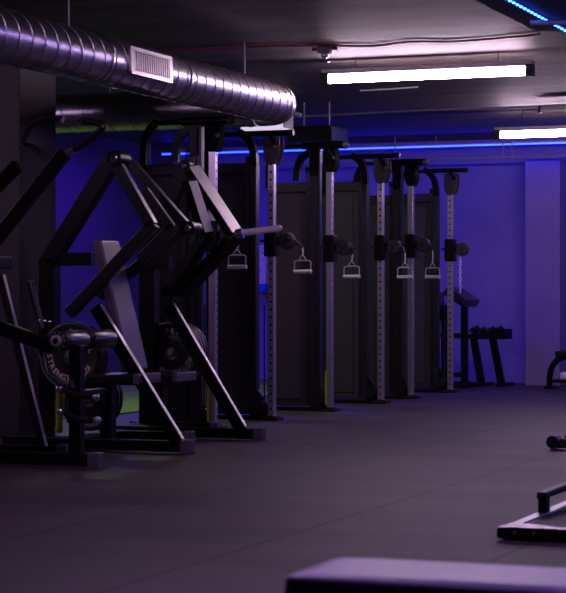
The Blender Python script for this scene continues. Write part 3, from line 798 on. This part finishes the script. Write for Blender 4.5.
for i, px in enumerate((471, 478, 487, 495)):
    c = at_y(px, 328, rb).x; zc = zt+.085; y0 = rb+.06
    lab = ['small dumbbell at the left end of the low rack', 'small dumbbell second from left on the low rack', 'small dumbbell third from left on the low rack', 'small dumbbell at the right end of the low rack'][i]
    dmb = thing('dumbbell', lab, 'dumbbell', (c, y0+.1, zc-.04), 'dumbbells on the low rack')
    rr = .034 if i in (0, 3) else .028
    zz = zt+rr+.012
    MB().cyl((c, y0-.01, zz), (c, y0+.20, zz+.02), .012, n=12).build('handle', CHROME if i == 3 else STEEL, dmb)
    for s0 in (0, .15):
        a = V(c, y0+s0-.01, zz+s0*.12); MB().cyl(a, a+V(0, .055, .014), rr, n=6 if i % 2 else 20).build('weight_head', RUBBER, dmb)

# curved leg bench at right edge
cb = 21.9
t = thing('curved_frame_bench', 'black machine with a curved tube frame cut by the right edge', 'exercise machine', (at_y(566, 300, cb).x, cb+.1, 0))
P = [at_y(*k, cb) for k in ((549.5, 385), (549.5, 376), (552, 366), (558, 359), (566, 356), (590, 355))]
P[0].z = .03
MB().tube(P, .034, 14, .1).build('curved_frame', BLACK, t)
c = at_y(561, 357, cb); MB().box(c.x-.06, c.x+.5, cb-.06, cb+.2, c.z+.0, c.z+.07).build('seat', PADV, t, .02, seg=4)
a, q = at_y(550, 381, cb), at_y(600, 381, cb)
MB().box(a.x, q.x, cb-.03, cb+.03, a.z-.02, a.z+.02).build('lower_rail', BLACK, t, .005)
MB().box(q.x-.08, q.x, cb-.05, cb+.05, 0, at_y(590, 355, cb).z).build('rear_post', BLACK, t, .005)
MB().box(a.x-.05, a.x+.05, cb-.1, cb+.1, 0, .03).build('foot', BLACK, t, .005)
a = at_y(561, 379, cb+.05)
MB().lathe(a+V(0, .0, .03), (1, 0, 0), [(0, .02), (.0, .045), (.03, .05), (.3, .05), (.33, .03)], 24).build('roller', WHITE, t)

# ---------------------------------------------------------------- low steel frames at right
def low_frame(px, py, ww, ll, label, handle=True):
    c = at_z(px, py, 0)
    t = thing('push_sled', label, 'weight sled', (c.x+ww/2, c.y+ll/2, 0), None)
    MB().box(c.x, c.x+ww, c.y, c.y+.07, .006, .052).build('front_beam', BLACK, t, .012, seg=3)
    MB().box(c.x+.07, c.x+ww-.07, c.y+.065, c.y+ll, .02, .05).build('deck', PILM, t, .004)
    for x in (c.x+.012, c.x+ww-.062):
        MB().box(x, x+.05, c.y+.06, c.y+ll, .01, .052).build('side_rail', STEEL, t, .004)
    MB().prism([(c.x+.01, .052), (c.x+.30, .052), (c.x+.30, .056), (c.x+.01, .056)], c.y, c.y+.07).build('cover_plate', STEEL, t, .001)
    MB().add([(c.x+.02, c.y+.065, .057), (c.x+.26, c.y+.065, .057), (c.x+.06, c.y+.16, .057), (c.x+.02, c.y+.16, .057), (c.x+.02, c.y+.065, .051), (c.x+.26, c.y+.065, .051), (c.x+.06, c.y+.16, .051), (c.x+.02, c.y+.16, .051)],
             [(0, 1, 2, 3), (7, 6, 5, 4), (0, 4, 5, 1), (1, 5, 6, 2), (2, 6, 7, 3), (3, 7, 4, 0)]).build('corner_plate', STEEL, t)
    for x in (.08, .16): MB().cyl((c.x+x, c.y-.004, .036), (c.x+x, c.y+.01, .036), .009, n=14).build('bolt', STEEL, t)
    if handle:
        for k in (0, 1):
            y = c.y+.62+k*.9
            MB().box(c.x+.022, c.x+.062, y, y+.07, .05, .13).build('rail_post', BLACK, t, .006)
        MB().box(c.x+.02, c.x+.064, c.y+.60, c.y+1.62, .115, .145).build('raised_rail', BLACK, t, .008)
    return t
low_frame(496, 540, 1.0, 1.9, 'low black steel sled with pale corner plates lying on the floor at right')
c = at_z(550, 450, 0)
t = thing('floor_press_bar', 'low black base with two round ends at the right edge, farther back', 'exercise equipment', (c.x+.3, c.y+.1, 0))
MB().box(c.x+.0, c.x+.9, c.y, c.y+.28, 0, .012).build('base_plate', STEEL, t, .003)
MB().box(c.x+.03, c.x+.9, c.y+.03, c.y+.10, .012, .075).build('front_beam', PILM, t, .006)
MB().cyl((c.x+.02, c.y-.02, .054), (c.x+.02, c.y+.10, .054), .042, n=24).build('round_end', RUBBER, t, .006)
MB().cyl((c.x+.09, c.y+.20, .06), (c.x+.09, c.y+.32, .06), .044, n=24).build('round_end', RUBBER, t, .006)

# ---------------------------------------------------------------- foreground bench
t = thing('flat_bench', 'blurred flat weight bench in the foreground with lilac grey pad', 'bench', (-.8, 3.85, 0))
c0 = at_z(277, 579, .44); c1 = at_z(345, 557, .45)
bx0 = c0.x; by0 = c0.y; by1 = at_z(420, 557.5, .45).y
def rounded_pad(x0, x1, y0, y1, z0, z1, rc=.05, re=.014):
    m = MB(); loops = []
    def loop(ins, z):
        pts = []
        for (cx_, cy_, a0_) in ((x1-rc, y1-rc, 0), (x0+rc, y1-rc, 90), (x0+rc, y0+rc, 180), (x1-rc, y0+rc, 270)):
            for k in range(7):
                a = math.radians(a0_+k*15); pts.append((cx_+(rc-ins)*math.cos(a), cy_+(rc-ins)*math.sin(a), z))
        return pts
    for ins, z in ((.006, z0), (0, z0+.006), (0, z1-re), (re*.3, z1-re*.3), (re, z1), (rc*.9, z1+.004)): loops.append(loop(ins, z))
    n = len(loops[0]); vs = [v for l in loops for v in l]
    m.add(vs, [(i*n+k, i*n+(k+1) % n, (i+1)*n+(k+1) % n, (i+1)*n+k) for i in range(len(loops)-1) for k in range(n)], True)
    m.add(vs, [tuple(range(n-1, -1, -1)), tuple(range((len(loops)-1)*n, len(loops)*n))])
    return m
rounded_pad(bx0, bx0+1.18, by0, by1, .375, .445).build('pad', BENCHV, t)
MB().box(bx0+.02, bx0+1.16, by0+.02, by1-.02, .345, .375).build('pad_board', BLACK, t, .004)
MB().box(bx0+.1, bx0+1.08, (by0+by1)/2-.035, (by0+by1)/2+.035, .27, .345).build('spine', BLACK, t, .006)
for x in (bx0+.16, bx0+.98):
    MB().box(x-.035, x+.035, (by0+by1)/2-.035, (by0+by1)/2+.035, .05, .28).build('leg', BLACK, t, .006)
    MB().box(x-.035, x+.035, (by0+by1)/2-.25, (by0+by1)/2+.25, 0, .055).build('foot', BLACK, t, .006)

# ---------------------------------------------------------------- clean helper props
for o in bpy.data.objects:
    if '_o' in o: del o['_o']

# ---------------------------------------------------------------- camera, world, view
cam = bpy.data.cameras.new('camera'); co = bpy.data.objects.new('camera', cam); C.objects.link(co)
co.location = (0, 0, 1.0); co.rotation_euler = (PI/2, 0, TH)
cam.sensor_width = 36; cam.sensor_fit = 'AUTO'; cam.lens = 36*F/593
cam.shift_y = (299-296.5)/593; cam.clip_start = .1; cam.clip_end = 100
cam.dof.use_dof = True; cam.dof.focus_distance = 16.5; cam.dof.aperture_fstop = 9
sc = bpy.context.scene; sc.camera = co
w = bpy.data.worlds.new('world'); sc.world = w; w.use_nodes = True
w.node_tree.nodes['Background'].inputs[0].default_value = (.05, .03, .09, 1); w.node_tree.nodes['Background'].inputs[1].default_value = .1
sc.view_settings.view_transform = 'Standard'; sc.view_settings.look = 'None'; sc.view_settings.gamma = 1; sc.view_settings.exposure = 0
sc.view_settings.use_curve_mapping = False
sc.cycles.use_denoising = True
sc.cycles.max_bounces = 6
sc.cycles.sample_clamp_indirect = 4
